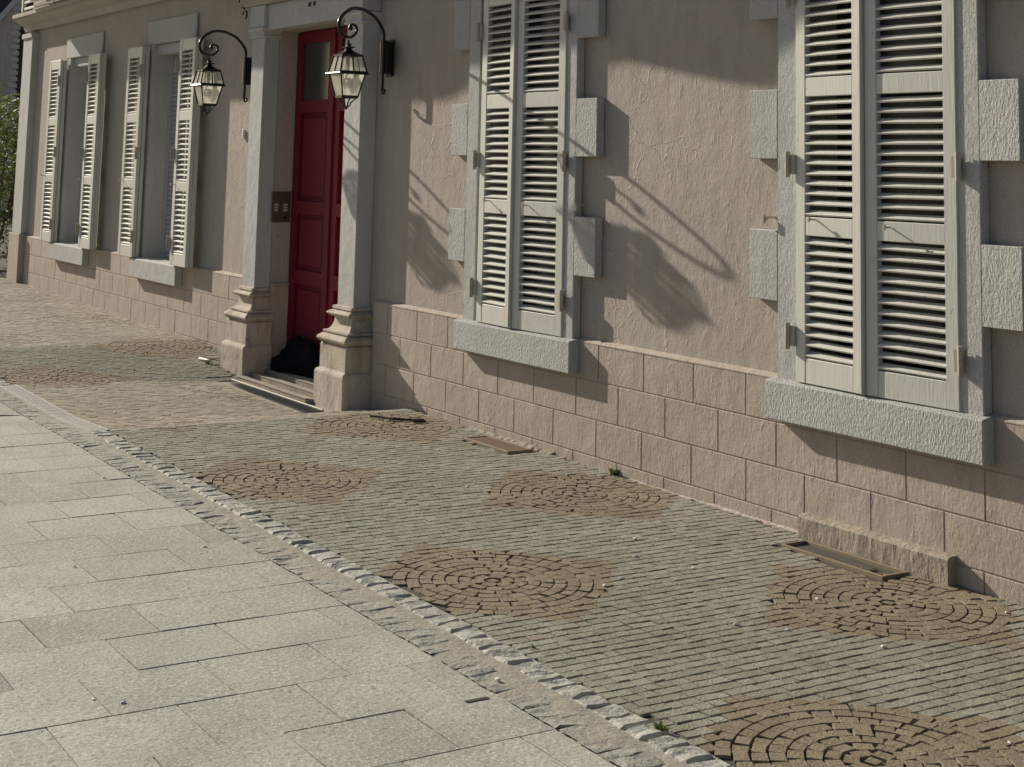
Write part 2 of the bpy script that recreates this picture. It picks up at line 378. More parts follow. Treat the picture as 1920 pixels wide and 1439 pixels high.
# rosettes of the paving
ROS = [(-6.47 + 2.08 * k, -0.47) for k in range(-7, 3)] + [(-5.33 + 2.05 * k, -1.68) for k in range(-7, 3)]
def rosette(x, y):
    best = None
    for cx, cy in ROS:
        d = math.hypot(x - cx, y - cy)
        if best is None or d < best[0]: best = (d, cx, cy)
    return best
RR = 0.415
covers = [(-8.0, -7.5, -0.255, -0.07), (-5.255, -4.63, -0.255, -0.055), (-11.47, -9.74, -0.48, 0.3), (-11.9, -11.4, -0.25, 0), (-10.1, -9.64, -0.25, 0)]
def blocked(x, y): return any(a - .02 < x < b + .02 and c - .02 < y < d + .02 for a, b, c, d in covers)
mb = MB()
def paver(cx, cy, hx, hy, ang, sort, dark=False):
    x, y = cx, cy
    if blocked(x, y) or y > -0.02 or y < YK + 0.01: return
    ca, sa = math.cos(ang), math.sin(ang); tz = random.uniform(-0.0016, 0.0016); tx = random.uniform(-0.02, 0.02); ty = random.uniform(-0.02, 0.02)
    top = []; bot = []
    for sx, sy in ((-1, -1), (1, -1), (1, 1), (-1, 1)):
        px = x + (sx * hx * ca - sy * hy * sa) ; py = y + (sx * hx * sa + sy * hy * ca)
        px += random.uniform(-.0018, .0018); py = min(-0.004, py + random.uniform(-.0035, .0035))
        qx = x + (px - x) * 0.94; qy = y + (py - y) * 0.96
        top.append((qx, qy, H(qx, qy) + tz + tx * sx * hx + ty * sy * hy)); bot.append((px, py, H(px, py) - 0.012))
    mb.add(bot + top, [(4, 5, 6, 7), (0, 1, 5, 4), (1, 2, 6, 5), (2, 3, 7, 6), (3, 0, 4, 7)], random.random() - (.75 if dark else 0), sort)
CW = 0.0535
x = -23.0
while x < -0.6:
    path = x < -12.9 or -11.3 < x < -9.05
    y = YK + 0.015 + random.uniform(-.03, 0.0)
    while y < -0.01:
        L = random.uniform(0.046, 0.068)
        cy = y + L / 2
        d, rx, ry = rosette(x, cy)
        if d > RR + 0.018:
            dia = abs(x - rx) + abs(cy - ry)
            s = 1.0 if d < RR + 0.05 or dia < 0.62 else 0.0
            if random.random() < 0.01: s = 0.4
            if path: s = min(1.0, s) * 1.0 + (1.75 - 0.75 * s)
            gx = 0.0038 if not path else 0.0025
            paver(x, cy, CW / 2 - gx, L / 2 - 0.0010, random.uniform(-.02, .02), s, -12.9 < x < -11.3)
        y += L
    x += CW
for cx, cy in ROS:
    path = cx < -12.9 or -11.3 < cx < -9.05
    nr = 8; rw = RR / nr
    for k in range(nr + 1):
        r = rw * k + rw * 0.15
        if k == 0: paver(cx, cy, .02, .02, 0.3, 1.0); continue
        if r > RR + 0.02: break
        nb = max(5, int(2 * PI * r / 0.062)); a0 = random.random()
        for q in range(nb):
            a = a0 + 2 * PI * q / nb + random.uniform(-.02, .02)
            paver(cx + r * math.cos(a), cy + r * math.sin(a), rw / 2 - 0.0028, PI * r / nb - 0.0020, a, 1.45 if path else 1.0)
tag(mb.build('paving', M['paver']), kind='structure')

mb = MB()
for xe, wd in ((-9.035, .022),):
    for i in range(24):
        ya = YK + 0.01 + i * .083; yb = ya + .081
        o = random.uniform(-.004, .004)
        mb.add([(xe - wd + o, ya, H(xe, ya) - .02), (xe + wd + o, ya, H(xe, ya) - .02), (xe + wd + o, yb, H(xe, yb) - .02), (xe - wd + o, yb, H(xe, yb) - .02),
                (xe - wd + o, ya, H(xe, ya) + .004), (xe + wd + o, ya, H(xe, ya) + .003), (xe + wd + o, yb, H(xe, yb) + .003), (xe - wd + o, yb, H(xe, yb) + .004)],
               [(4, 5, 6, 7), (0, 1, 5, 4), (1, 2, 6, 5), (2, 3, 7, 6), (3, 0, 4, 7)], .4 + .3 * random.random())
tag(mb.build('path_edging', M['mortar']), kind='structure')

# large granite slabs of the street
mb = MB()
SW, SL = 0.348, 0.39
k = -60
while True:
    x0 = -4.25 + SW * k; k += 1
    if x0 > 2: break
    if x0 < -25: continue
    y = -2.27 - SL if k % 2 else -2.27 - SL / 2
    y0s = -2.345
    first = True; yy = y
    segs = [(y0s, yy)]
    while yy > -9: segs.append((yy, yy - SL)); yy -= SL
    for a, b_ in segs:
        if a - b_ < 0.02: continue
        g = random.choice([0.0018, 0.0020, 0.0024, 0.0034]); X0 = x0 + g; X1 = x0 + SW - g; Y0 = b_ + g; Y1 = a - g
        dz = random.uniform(-.0012, .0012); tx = random.uniform(-.0016, .0016)
        t = random.gauss(.5, .75)
        if X0 < -5.1 < X1 and Y0 < -3.66 < Y1: t = -3.2
        c = [(X0, Y0), (X1, Y0), (X1, Y1), (X0, Y1)]; e = 0.0007
        c2 = [(X0 + e, Y0 + e), (X1 - e, Y0 + e), (X1 - e, Y1 - e), (X0 + e, Y1 - e)]
        zt = lambda i, p: H(*p) + dz + (tx if i in (0, 3) else -tx)
        mb.add([(p[0], p[1], H(*p) - .03) for p in c] + [(p[0], p[1], zt(i, p) - .0008) for i, p in enumerate(c)] + [(p[0], p[1], zt(i, p)) for i, p in enumerate(c2)],
               [(0, 1, 5, 4), (1, 2, 6, 5), (2, 3, 7, 6), (3, 0, 4, 7), (4, 5, 9, 8), (5, 6, 10, 9), (6, 7, 11, 10), (7, 4, 8, 11), (8, 9, 10, 11)], t)
tag(mb.build('road', M['slab']), kind='structure')

# kerb: mortar band and two rows of rough granite setts
mb = MB(); n = 300
for i in range(n):
    xa = -24 + 25.5 * i / n; xb = -24 + 25.5 * (i + 1) / n
    rows = [(-2.05, -.004), (-2.10, -.006), (-2.16, -0.004), (-2.21, -0.001), (-2.30, -.005), (-2.342, -.008)]
    for (ya, za), (yb, zb) in zip(rows[:-1], rows[1:]):
        f = lambda X, Y, Z: (X, Y, H(X, Y) + Z + 0.004 * mnoise.noise(Vector((X * 9, Y * 9, 0))) + 0.004 * mnoise.noise(Vector((X * 31, Y * 31, 4))))
        mb.add([f(xa, ya, za), f(xb, ya, za), f(xb, yb, zb), f(xa, yb, zb)], [(0, 1, 2, 3)], 0.5)
tag(mb.build('kerb_bed', M['mortar'], smooth=True), kind='structure')
mb = MB()
def sett(x0, x1, y0, y1, rise, amp, dp=1.0):
    G = 5; vs = []; fs = []; sd = random.random() * 50; t = random.random() * (1 if dp == 1 else .4) - (0 if dp == 1 else .4)
    sk = random.uniform(-.012, .012)
    for j in range(G):
        for i in range(G):
            u = i / (G - 1); v = j / (G - 1)
            X = x0 + (x1 - x0) * u + sk * (v - .5); Y = y0 + (y1 - y0) * v
            ed = min(u, 1 - u, v, 1 - v)
            z = H(X, Y) + (rise if ed > 0.1 else -0.012 * dp) + amp * mnoise.noise(Vector((X * 48, Y * 48, sd))) * (1 if ed > 0.1 else 0)
            if ed > .1: pass
            X += 0.006 * mnoise.noise(Vector((X * 30, Y * 30, sd + 9))); Y += .006 * mnoise.noise(Vector((X * 30, Y * 30, sd + 19)))
            if 0.1 < ed < 0.3: X = (x0 + x1) / 2 + (X - (x0 + x1) / 2) * 1.55; Y = (y0 + y1) / 2 + (Y - (y0 + y1) / 2) * 1.5
            vs.append((X, Y, z))
    for j in range(G - 1):
        for i in range(G - 1): a = j * G + i; fs.append((a, a + 1, a + G + 1, a + G))
    mb.add(vs, fs, t)
x = -23.5
while x < 1:
    L = random.uniform(0.075, 0.12)
    if not (-11.2 < x + L / 2 < -9.05): sett(x + .002, x + L - .002, -2.168, -2.052, random.uniform(.000, .006), 0.009)
    x += L
x = -23.5
while x < 1:
    L = random.uniform(0.055, 0.11)
    if random.random() < .92: sett(x + .002, x + L - .002, -2.338 + random.uniform(-.004, .006), -2.205 + random.uniform(-.02, .02), random.uniform(-.004, .0015), 0.006, .2)
    x += L
tag(mb.build('kerb', M['kerb']), kind='structure')

# ---------------------------------------------------------------- the house
HX = -12.0
house = empty('house', (HX, 0, -1.60), 'long pink rendered house front with grey louvred shutters and a red door', 'house')
WIN_OPEN = [-16.83, -14.03]; WIN_SHUT = [-7.765, -4.875]
XL, XR = -19.14, 3.0
ZT = 3.1
# wall with openings
holes = [(c - 0.49, c + 0.49, -0.945, 1.12) for c in WIN_OPEN] + [(-11.48, -10.02, -3, 1.06)] + [(c - 0.47, c + 0.47, -0.945, 1.12) for c in WIN_SHUT]
holes.sort()
mb = MB()
def wallpiece(x0, x1, z0, z1): mb.box(x0, x1, 0.0, 0.45, z0, z1)
cur = XL
for (a, b_, z0, z1) in holes:
    wallpiece(cur, a, -2.0, ZT)
    wallpiece(a, b_, z1, ZT)
    if z0 > -2: wallpiece(a, b_, -2.0, z0)
    cur = b_
wallpiece(cur, XR, -2.0, ZT)
def merge(bm):
    bmesh.ops.remove_doubles(bm, verts=bm.verts, dist=1e-4)
wall = mb.build('wall', M['wall'], house)
mb = MB(); mb.box(XL, XR, 0.452, 8, -2.0, ZT - 0.01)
mb.build('rear_wall', M['wall'], house)
# pale plaster inside the window reveals is the wall itself; dark rooms behind
# plinth of rendered blocks
mb = MB()
ZR = [-0.944, -1.147, -1.351, -1.545, -1.80]
def plinth_run(xa, xb, top=-0.944):
    mb.box(xa, xb, -0.0285, -0.002, -1.9, top - 0.004)
    for r in range(4):
        ph = (-6.13, -5.93, -6.14, -5.95)[r]; zt, zb = ZR[r], ZR[r + 1]
        e = xa; k0 = math.floor((xa - ph) / 0.41)
        while e < xb - .01:
            k0 += 1; nx = min(xb, ph + 0.41 * k0 + random.uniform(-.012, .012))
            if nx - e < 0.03:
                if nx >= xb: break
                continue
            g = 0.0030
            p = random.uniform(-.0008, .0008)
            if zt < top + .01: mb.box(e + g, nx - g, -0.0325 + p, -0.0270, zb + g, zt - g if r else zt)
            e = nx
plinth_run(-18.73, -11.86); plinth_run(-9.63, XR)
mb.build('plinth', M['plinth'], house, bevel=0.0035)
mb = MB(); mb.prism([(-0.002, -0.928), (-0.028, -0.9385), (-0.0345, -0.946), (-0.0345, -0.951), (-0.002, -0.951)], -18.71, -11.88); mb.prism([(-0.002, -0.928), (-0.028, -0.9385), (-0.0345, -0.946), (-0.0345, -0.951), (-0.002, -0.951)], -9.62, XR)
def cut_sills(bm): pass
mb.build('plinth_ledge', M['plinth'], house, bevel=0.0)
# left corner pilaster and its plinth
mb = MB(); mb.box(XL - 0.06, -18.79, -0.075, 0.40, -0.915, 1.44); mb.box(XL - 0.08, -18.77, -0.095, 0.42, 1.44, 1.50)
mb.build('corner_pilaster', M['pilaster'], house, bevel=0.005)
mb = MB(); mb.box(XL - 0.085, -18.755, -0.10, 0.42, -2.0, -0.915)
mb.build('corner_base', M['plinth'], house, bevel=0.006)
# string course under the upper floor
prof = [(0.0, 1.535), (-0.05, 1.535), (-0.06, 1.56), (-0.07, 1.585), (-0.075, 1.60), (-0.11, 1.615), (-0.15, 1.64), (-0.175, 1.675), (-0.18, 1.69), (-0.215, 1.69), (-0.215, 1.735), (0.0, 1.75)]
mb = MB(); mb.prism(prof, XL - 0.12, XR)
mb.build('string_course', M['mould'], house)
# guard rail standing on the string course
gr = MB()
for z in (1.775, 1.855, 1.93): gr.box(-18.85, -12.3, -0.205, -0.180, z - 0.014, z + 0.014)
gr.box(-18.85, -12.3, -0.21, -0.175, 2.42, 2.46)
rail = gr.build('guard_rail', M['white'], house, bevel=0.002)
for i in range(6):
    p = MB(); xx = -18.85 + i * 1.30; p.box(xx, xx + 0.05, -0.215, -0.170, 1.742, 2.5); p.build('post', M['white'], rail)
# unseen slab added above the frame, underside shaped to shade the upper wall
pts = [(-19.30, 2.22), (-16.4, 2.22), (-16.35, 2.19), (-15.0, 2.20), (-12.9, 2.11), (-12.55, 2.105), (-12.3, 2.115), (-12.2, 2.15), (-11.95, 2.20), (-11.2, 2.22), (-10.35, 2.27), (-9.9, 2.19), (-9.5, 2.12), (-9.2, 2.085), (-9.0, 2.10), (-8.7, 2.20), (-8.2, 2.38), (-7.9, 2.6), (-7.85, 3.09), (-19.30, 3.09)]
mb = MB(); mb.prismy(pts, -0.90, -0.003)
mb.build('added_shade_slab', M['mould'], house)

# portal -------------------------------------------------------
def prof_block(mb, cx, rings):
    """rings: (z, half width, protrusion)"""
    vs = []; fs = []
    for z, hw, pr in rings: vs += [(cx - hw, -pr, z), (cx + hw, -pr, z), (cx + hw, 0.0, z), (cx - hw, 0.0, z)]
    L = len(rings)
    for i in range(L - 1):
        for k in range(4): a = 4 * i + k; b = 4 * i + (k + 1) % 4; fs.append((a, b, b + 4, a + 4))
    fs.append((3, 2, 1, 0)); L = 4 * (L - 1); fs.append((L, L + 1, L + 2, L + 3))
    mb.add(vs, fs)
def arc(z0, z1, p, r, hw, dh=1.0, n=6):
    out = []
    for i in range(n + 1):
        a = PI * i / n; out.append((z0 + (z1 - z0) * i / n, hw + r * math.sin(a) * dh, p + r * math.sin(a)))
    return out
for cx in (-11.635, -9.87):
    mb = MB()
    rings = [(-1.80, .232, .245), (-1.455, .232, .245), (-1.435, .226, .238), (-1.428, .208, .216), (-1.265, .208, .216), (-1.252, .204, .210)]
    mb_l = MB(); prof_block(mb_l, cx, rings)
    blk = mb_l.build('pilaster_base', M['base'], house, bevel=0.006)
    mb2 = MB()
    r2 = [(-1.252, .190, .198)] + arc(-1.251, -1.186, .205, .034, .192, n=8) + [(-1.185, .178, .184), (-1.178, .178, .184), (-1.177, .196, .203), (-1.166, .196, .203)]
    for i in range(11):
        a = (i / 10) * PI / 2; r2.append((-1.164 + 0.090 * (1 - math.cos(a)) ** .8, .190 - .055 * math.sin(a) ** .7, .195 - .052 * math.sin(a) ** .7))
    r2 += [(-1.068, .137, .146), (-1.067, .152, .162)] + arc(-1.066, -1.024, .160, .030, .152, n=8) + [(-1.023, .138, .145), (-1.014, .138, .145), (-1.013, .150, .158), (-0.994, .146, .154), (-0.990, .130, .135)]
    prof_block(mb2, cx, r2)
    mb2.build('base_moulding', M['base'], blk)
    mb3 = MB(); prof_block(mb3, cx, [(-1.0, .127, .13), (1.02, .127, .13)])
    sh = mb3.build('pilaster', M['pilaster'], house, bevel=0.004)
    mb4 = MB(); prof_block(mb4, cx, [(1.0, .130, .133), (1.005, .142, .146), (1.02, .146, .150), (1.03, .138, .14), (1.045, .14, .145), (1.06, .155, .162), (1.085, .158, .165), (1.09, .135, .14)])
    mb4.build('capital', M['pilaster'], sh)
    mb5 = MB(); prof_block(mb5, cx, [(1.09, .145, .15), (1.27, .145, .15)]); mb5.build('entablature_block', M['pilaster'], sh, bevel=.004)
# architrave, frieze and cornice
mb = MB()
mb.box(-11.49, -10.015, -0.12, 0.10, 1.062, 1.27)
mb.build('frieze', M['pilaster'], house, bevel=.004)
mb = MB()
mb.prism([(0, 1.272), (-0.165, 1.272), (-0.17, 1.30), (-0.19, 1.315), (-0.20, 1.335), (-0.24, 1.345), (-0.26, 1.38), (-0.27, 1.40), (-0.31, 1.41), (-0.31, 1.46), (0, 1.50)], -11.90, -9.60)
mb.build('portal_cornice', M['mould'], house)
# iron scroll beside the entablature
mb = MB()
def scroll(cx, cz, r0, turns, s, a0, y, x_off=0):
    pts = []
    for i in range(26):
        t_ = i / 25; a = a0 + s * turns * 2 * PI * t_; r = r0 * (1 - .75 * t_); pts.append((cx + r * math.cos(a), y, cz + r * math.sin(a)))
    return pts
mb.tube(scroll(-11.93, 1.30, .09, .8, -1, PI * .9, -0.16), .009); mb.tube(scroll(-11.87, 1.20, .06, .7, -1, PI * .9, -0.16), .008)
mb.build('iron_scroll', M['iron'], house, smooth=True)
# jamb of the doorway: dado ledge on the left reveal
mb = MB(); mb.box(-11.479, -11.462, -0.004, 0.155, -1.9, -0.975); mb.box(-11.479, -11.455, -0.006, 0.156, -0.975, -0.955)
mb.build('reveal_dado', M['plinth'], house, bevel=.003)
# threshold and steps
mb = MB()
for (y0, y1, z) in ((-0.30, -0.225, -1.652), (-0.185, -0.105, -1.634), (-0.06, 0.02, -1.618), (0.022, 0.40, -1.612)):
    mb.box(-11.40, -10.10, y0, y1, -1.95, z)
mb.box(-11.47, -10.03, -0.005, 0.40, -1.95, -1.66)
th = mb.build('threshold', M['concrete'], house, bevel=.006)
mb = MB(); mb.box(-11.38, -10.10, -0.304, -0.275, -1.6515, -1.646); mb.box(-11.39, -10.11, -0.188, -0.150, -1.6335, -1.628); mb.box(-11.39, -10.11, -.063, -.03, -1.6175, -1.612)
mb.build('nosing', M['steel'], th)
# door
mb = MB(); mb.box(-11.475, -10.03, 0.175, 0.25, -1.70, 1.058)
door = mb.build('door', M['door'], house)
for x0, x1 in ((-11.47, -10.765), (-10.745, -10.035)):
    mb = MB()
    st = 0.10
    ys_ = (0.145, 0.174)
    zz = [-1.60, -1.42, -0.95, -0.84, -0.40, -0.30, 0.40, 0.50, 0.96, 1.05]
    mb.box(x0, x0 + st, *ys_, -1.60, 1.05); mb.box(x1 - st, x1, *ys_, -1.60, 1.05)
    for a, b_ in ((-1.60, -1.42), (-0.95, -0.84), (-0.40, -0.30), (0.40, 0.50), (0.96, 1.05)): mb.box(x0 + st + .0005, x1 - st - .0005, *ys_, a, b_)
    for a, b_ in ((-1.38, -0.99), (-0.80, -0.44), (-0.26, 0.36)):
        mb.frustum((x0 + x1) / 2, 0.168, [(a, (x1 - x0) / 2 - st - .04, .006), (a + .001, (x1 - x0) / 2 - st - .04, .008), (b_, (x1 - x0) / 2 - st - .04, .008)])
    mb.build('door_leaf', M['door'], door, bevel=.004)
    mb = MB(); mb.box(x0 + st, x1 - st, 0.160, 0.168, 0.50, 0.96); mb.build('door_window', M['dark_glass'], door)
mb = MB(); mb.box(-10.775, -10.735, 0.128, 0.144, -1.60, 1.05); mb.build('meeting_strip', M['door'], door, bevel=.004)
# intercom plate on the left reveal
mb = MB(); mb.box(-11.4795, -11.468, -0.022, 0.138, -0.475, -0.232)
ip = mb.build('intercom_plate', M['brass'], house, bevel=.002)
for yy in (0.01, 0.09):
    for zz_ in (-0.335, -0.358, -0.38):
        mb = MB(); mb.box(-11.4675, -11.463, yy - .014, yy + .018, zz_ - .007, zz_ + .007); mb.build('bell_button', M['button'], ip)
mb = MB(); mb.box(-11.4675, -11.464, 0.085, 0.105, -0.45, -0.43); mb.build('keyhole', M['iron'], ip)
# small white cable clip on the wall
mb = MB(); mb.box(-12.17, -12.145, -0.02, -0.002, 0.19, 0.27); mb.box(-12.165, -12.15, -.03, -.02, .215, .225); mb.build('cable_clip', M['white'], house, bevel=.003)
# old number marks over the door
for a_, b_ in ((-10.71, -10.66), (-10.62, -10.58)):
    mb = MB(); mb.box(a_, b_, -0.123, -0.1205, 1.192, 1.226); mb.build('worn_mark', M['joint'], house)

# footing blocks at the foot of the plinth
def rough_bar(x0, x1, y0, z0, z1, n, amp, seed):
    mb = MB(); vs = []; fs = []
    for i in range(n + 1):
        X = x0 + (x1 - x0) * i / n; q = lambda k: amp * (mnoise.noise(Vector((X * 9, k * 3.1, seed))) + .5 * mnoise.noise(Vector((X * 31, k * 5.1, seed))))
        vs += [(X, -0.02, z0), (X, y0 + q(1) * .6, z0), (X, y0 + q(2), (z0 + z1) / 2 + q(7)), (X, y0 + q(3), z1 - .012 + q(4) * .6), (X, y0 + .014 + q(5), z1 + q(6) * .7), (X, -0.02, z1 + .004 + q(6) * .5)]
    for i in range(n):
        for k in range(5): a = 6 * i + k; fs.append((a, a + 1, a + 7, a + 6))
    fs.append(tuple(range(5, -1, -1))); fs.append(tuple(6 * n + k for k in range(6)))
    mb.add(vs, fs); return mb
rough_bar(-5.31, -4.44, -0.085, -1.75, -1.515, 44, .005, 3).build('footing', M['concrete'], house)
rough_bar(-8.26, -7.35, -0.058, -1.72, -1.583, 70, .020, 5).build('footing', M['concrete'], house)
rough_bar(-7.35, -5.32, -0.042, -1.75, -1.600, 90, .006, 8).build('footing', M['plinth'], house)

# ---------------------------------------------------------------- windows
def surround(c):
    mb = MB(); p = 0.056
    for s in (-1, 1):
        xa, xb = sorted((c + s * 0.47, c + s * 0.605)); mb.box(xa, xb, -p, -0.002, -0.944, 1.12)
    o = mb.build('window_surround', M['trim'], house, bevel=.004)
    for z0, z1 in ((-0.59, -0.264), (0.071, 0.399), (0.744, 1.07)):
        for s in (-1, 1):
            xa, xb = sorted((c + s * 0.6052, c + s * 0.808)); q = MB(); q.box(xa, xb, -0.0568, -0.003, z0, z1)
            q.build('quoin', M['rough_trim'] if (s > 0 or c < -6) else M['trim'], o, bevel=.003)
    mb = MB(); mb.box(c - 0.66, c + 0.66, -0.055, -0.002, 1.122, 1.36); mb.build('lintel', M['trim'], house, bevel=.005)
def sill(c, w=0.64, mat='rough_trim'):
    mb = MB(); mb.prism([(0.40, -0.944), (-0.102, -0.955), (-0.102, -1.125), (-0.034, -1.125), (-.034, -1.10), (0.40, -1.10)] if False else [(-0.03, -0.935), (-0.102, -0.948), (-0.102, -1.125), (-0.03, -1.125)], c - w, c + w)
    mb.build('window_sill', M[mat], house, bevel=.006)
    mb = MB(); mb.box(c - .49, c + .49, -0.029, 0.30, -0.98, -0.934); mb.build('inner_sill', M['trim'], house)

def shutter(x0, x1, y, hinge, ang, pr=0.034, zb=-0.937, zt=1.10, parent=house, label=None, extra=True, back=False):
    """leaf between x0..x1 with its outer face at y, turned by ang about the hinge side"""
    root = bpy.data.objects.new('shutter', None)
    hx = x0 if hinge < 0 else x1
    loc = Vector((hx, y, zb))
    w_ = x1 - x0; sx = 1 if hinge < 0 else -1
    def X(a): return sx * a
    mb = MB(); st = 0.066
    def bx(a0, a1, y0, y1, z0, z1):
        u, v = sorted((X(a0), X(a1))); mb.box(u, v, y0, y1, z0 - zb, z1 - zb)
    bx(0, st, 0, pr, zb, zt); bx(w_ - st, w_, 0, pr, zb, zt)
    for a, b_ in ((zb, -0.826), (-0.277, -0.192), (0.358, 0.445), (0.995, zt)): bx(st, w_ - st, 0.002, pr - .002, a, b_)
    me_o = mb.build('shutter', M['shutter'], None, bevel=.0025)
    me_o.parent = parent; me_o.location = loc - parent.location; me_o.rotation_euler = (0, 0, ang)
    lv = MB()
    for g0, g1 in ((-0.826, -0.277), (-0.192, 0.358), (0.445, 0.995)):
        n_ = 12; pitch = (g1 - g0) / n_
        for i in range(n_):
            zc = g0 + pitch * (i + 0.42) - zb
            xa, xb = sorted((X(st + .0004), X(w_ - st - .0004)))
            tl = 0.49 + random.uniform(-.035, .035); hd = 0.0195; th_ = 0.0050
            wob = random.uniform(-.0012, .0012)
            dy, dz = math.cos(tl), math.sin(tl)
            cy = 0.0195
            lv.obox(((xa + xb) / 2, cy, zc + wob), ((xb - xa) / 2, 0, random.uniform(-.0015, .0015)), (0, dy * hd, dz * hd), (0, -dz * th_, dy * th_))
    lo = lv.build('louvres', M['shutter'], None, bevel=.0015); lo.parent = me_o
    return me_o
def hinge(par, x, z, s, y=-0.002):
    """painted strap hinge on shutter par, at local x"""
    mb = MB(); mb.box(x - .018, x + .018, y - .012, y, z - 0.005, z + .085)
    mb.tube([(x - s * .022, y - .016, z - .02), (x - s * .022, y - .016, z + .10)], .013, 8)
    o = mb.build('hinge', M['hinge'], None, bevel=.001); o.parent = par
def hook(par, x, z):
    mb = MB(); mb.tube([(x, 0, z), (x, -0.035, z), (x + .004, -0.038, z + .012)], .004, 6); mb.box(x - .006, x + .006, -.045, -.038, z - .012, z + .01)
    o = mb.build('latch_pin', M['hinge'], None); o.parent = par

for c, (xl, xm, xr) in zip(WIN_SHUT, ((-8.175, -7.757, -7.262), (-5.335, -4.888, -4.385))):
    surround(c); sill(c)
    L = shutter(xl, xm, -0.076, -1, -0.045)
    R = shutter(xm + 0.006, xr, -0.066, 1, 0.042)
    wl, wr = xm - xl, xr - xm
    for z in (0.93, 1.66, 0.19): pass
    for z in (-0.775, 0.005, 0.80):
        zz_ = z + 0.937
        hinge(L, -0.012, zz_, 1); hinge(R, 0.002, zz_, -1)
    hook(L, 0.14, 0.735); hook(R, -wr + .15, 0.72)
    mb = MB(); mb.box(-.018, .002, -.012, 0, -0.0, 2.03); s_ = mb.build('cover_strip', M['shutter'], None, bevel=.003); s_.parent = L; s_.location = (wl, 0.0, 0.003)
    # casement and dark room behind
    mb = MB(); mb.box(c - .47, c + .47, 0.20, 0.23, -0.93, 1.12); g = mb.build('window', M['dark_glass'], house)
# wall stay hooks left of the right-hand window and right of the middle one
for x_, z_ in ((-5.56, -.205), (-7.12, -.20)):
    mb = MB(); mb.tube([(x_, 0, z_), (x_, -.07, z_), (x_ + .03, -.075, z_ - .01)], .006, 6); mb.box(x_ - .004, x_ + .016, -.085, -.072, z_ - .03, z_ + .012)
    mb.build('shutter_stay', M['hinge'], house)

for c in WIN_OPEN:
    sill(c, 0.64, 'trim')
    mb = MB(); mb.box(c - 0.67, c + 0.67, -0.022, -0.002, 1.122, 1.352); mb.build('lintel', M['trim'], house, bevel=.005)
    for s in (-1, 1):
        mb = MB(); xa, xb = sorted((c + s * .49, c + s * .56)); mb.box(xa, xb, -.022, -.001, -.93, 1.12); mb.build('window_surround', M['pilaster'], house, bevel=.003)
    for s in (-1, 1):
        mb = MB(); xa, xb = sorted((c + s * .4895, c + s * .480)); mb.box(xa, xb, -.0205, .1815, -.932, 1.118); mb.build('window_reveal', M['pilaster'], house)
    mb = MB(); mb.box(c - .478, c + .478, 0.02, 0.1815, 1.02, 1.118); mb.build('blind_box', M['trim'], house, bevel=.004)
    mb = MB(); mb.box(c - .479, c + .479, 0.182, 0.196, -0.933, 1.119)
    bl = mb.build('window_blind', M['blind'], house)
    mb = MB()
    for i in range(44):
        z = -0.91 + i * 0.0455; mb.obox((c, 0.173, z), (.43, 0, 0), (0, .006, .016), (0, -.003, .001))
    mb.build('blind_slats', M['blind'], bl)
    for xg in (c - .478, c + .434):
        mb = MB(); mb.box(xg, xg + .044, 0.155, 0.181, -0.932, 1.018); mb.build('blind_guide', M['blind'], bl)
    # folded leaves either side: two leaves, one over the other
    for k, (off, yy) in enumerate(((0.0, -0.118), (0.012, -0.079))):
        w_ = 0.415
        a = shutter(c - 0.53 - w_ + off, c - 0.53 + off * .5, yy, 1, 0.015 + .01 * k)
        b_ = shutter(c + 0.555, c + 0.555 + w_ + off, yy - .012, -1, -0.012 - .008 * k)
        if k == 0:
            for z in (-0.78, 0.02, 0.82): hinge(a, .004, z + .937, -1); hinge(b_, -.006, z + .937, 1)
            hook(a, -.36, .73); hook(b_, .05, .72)

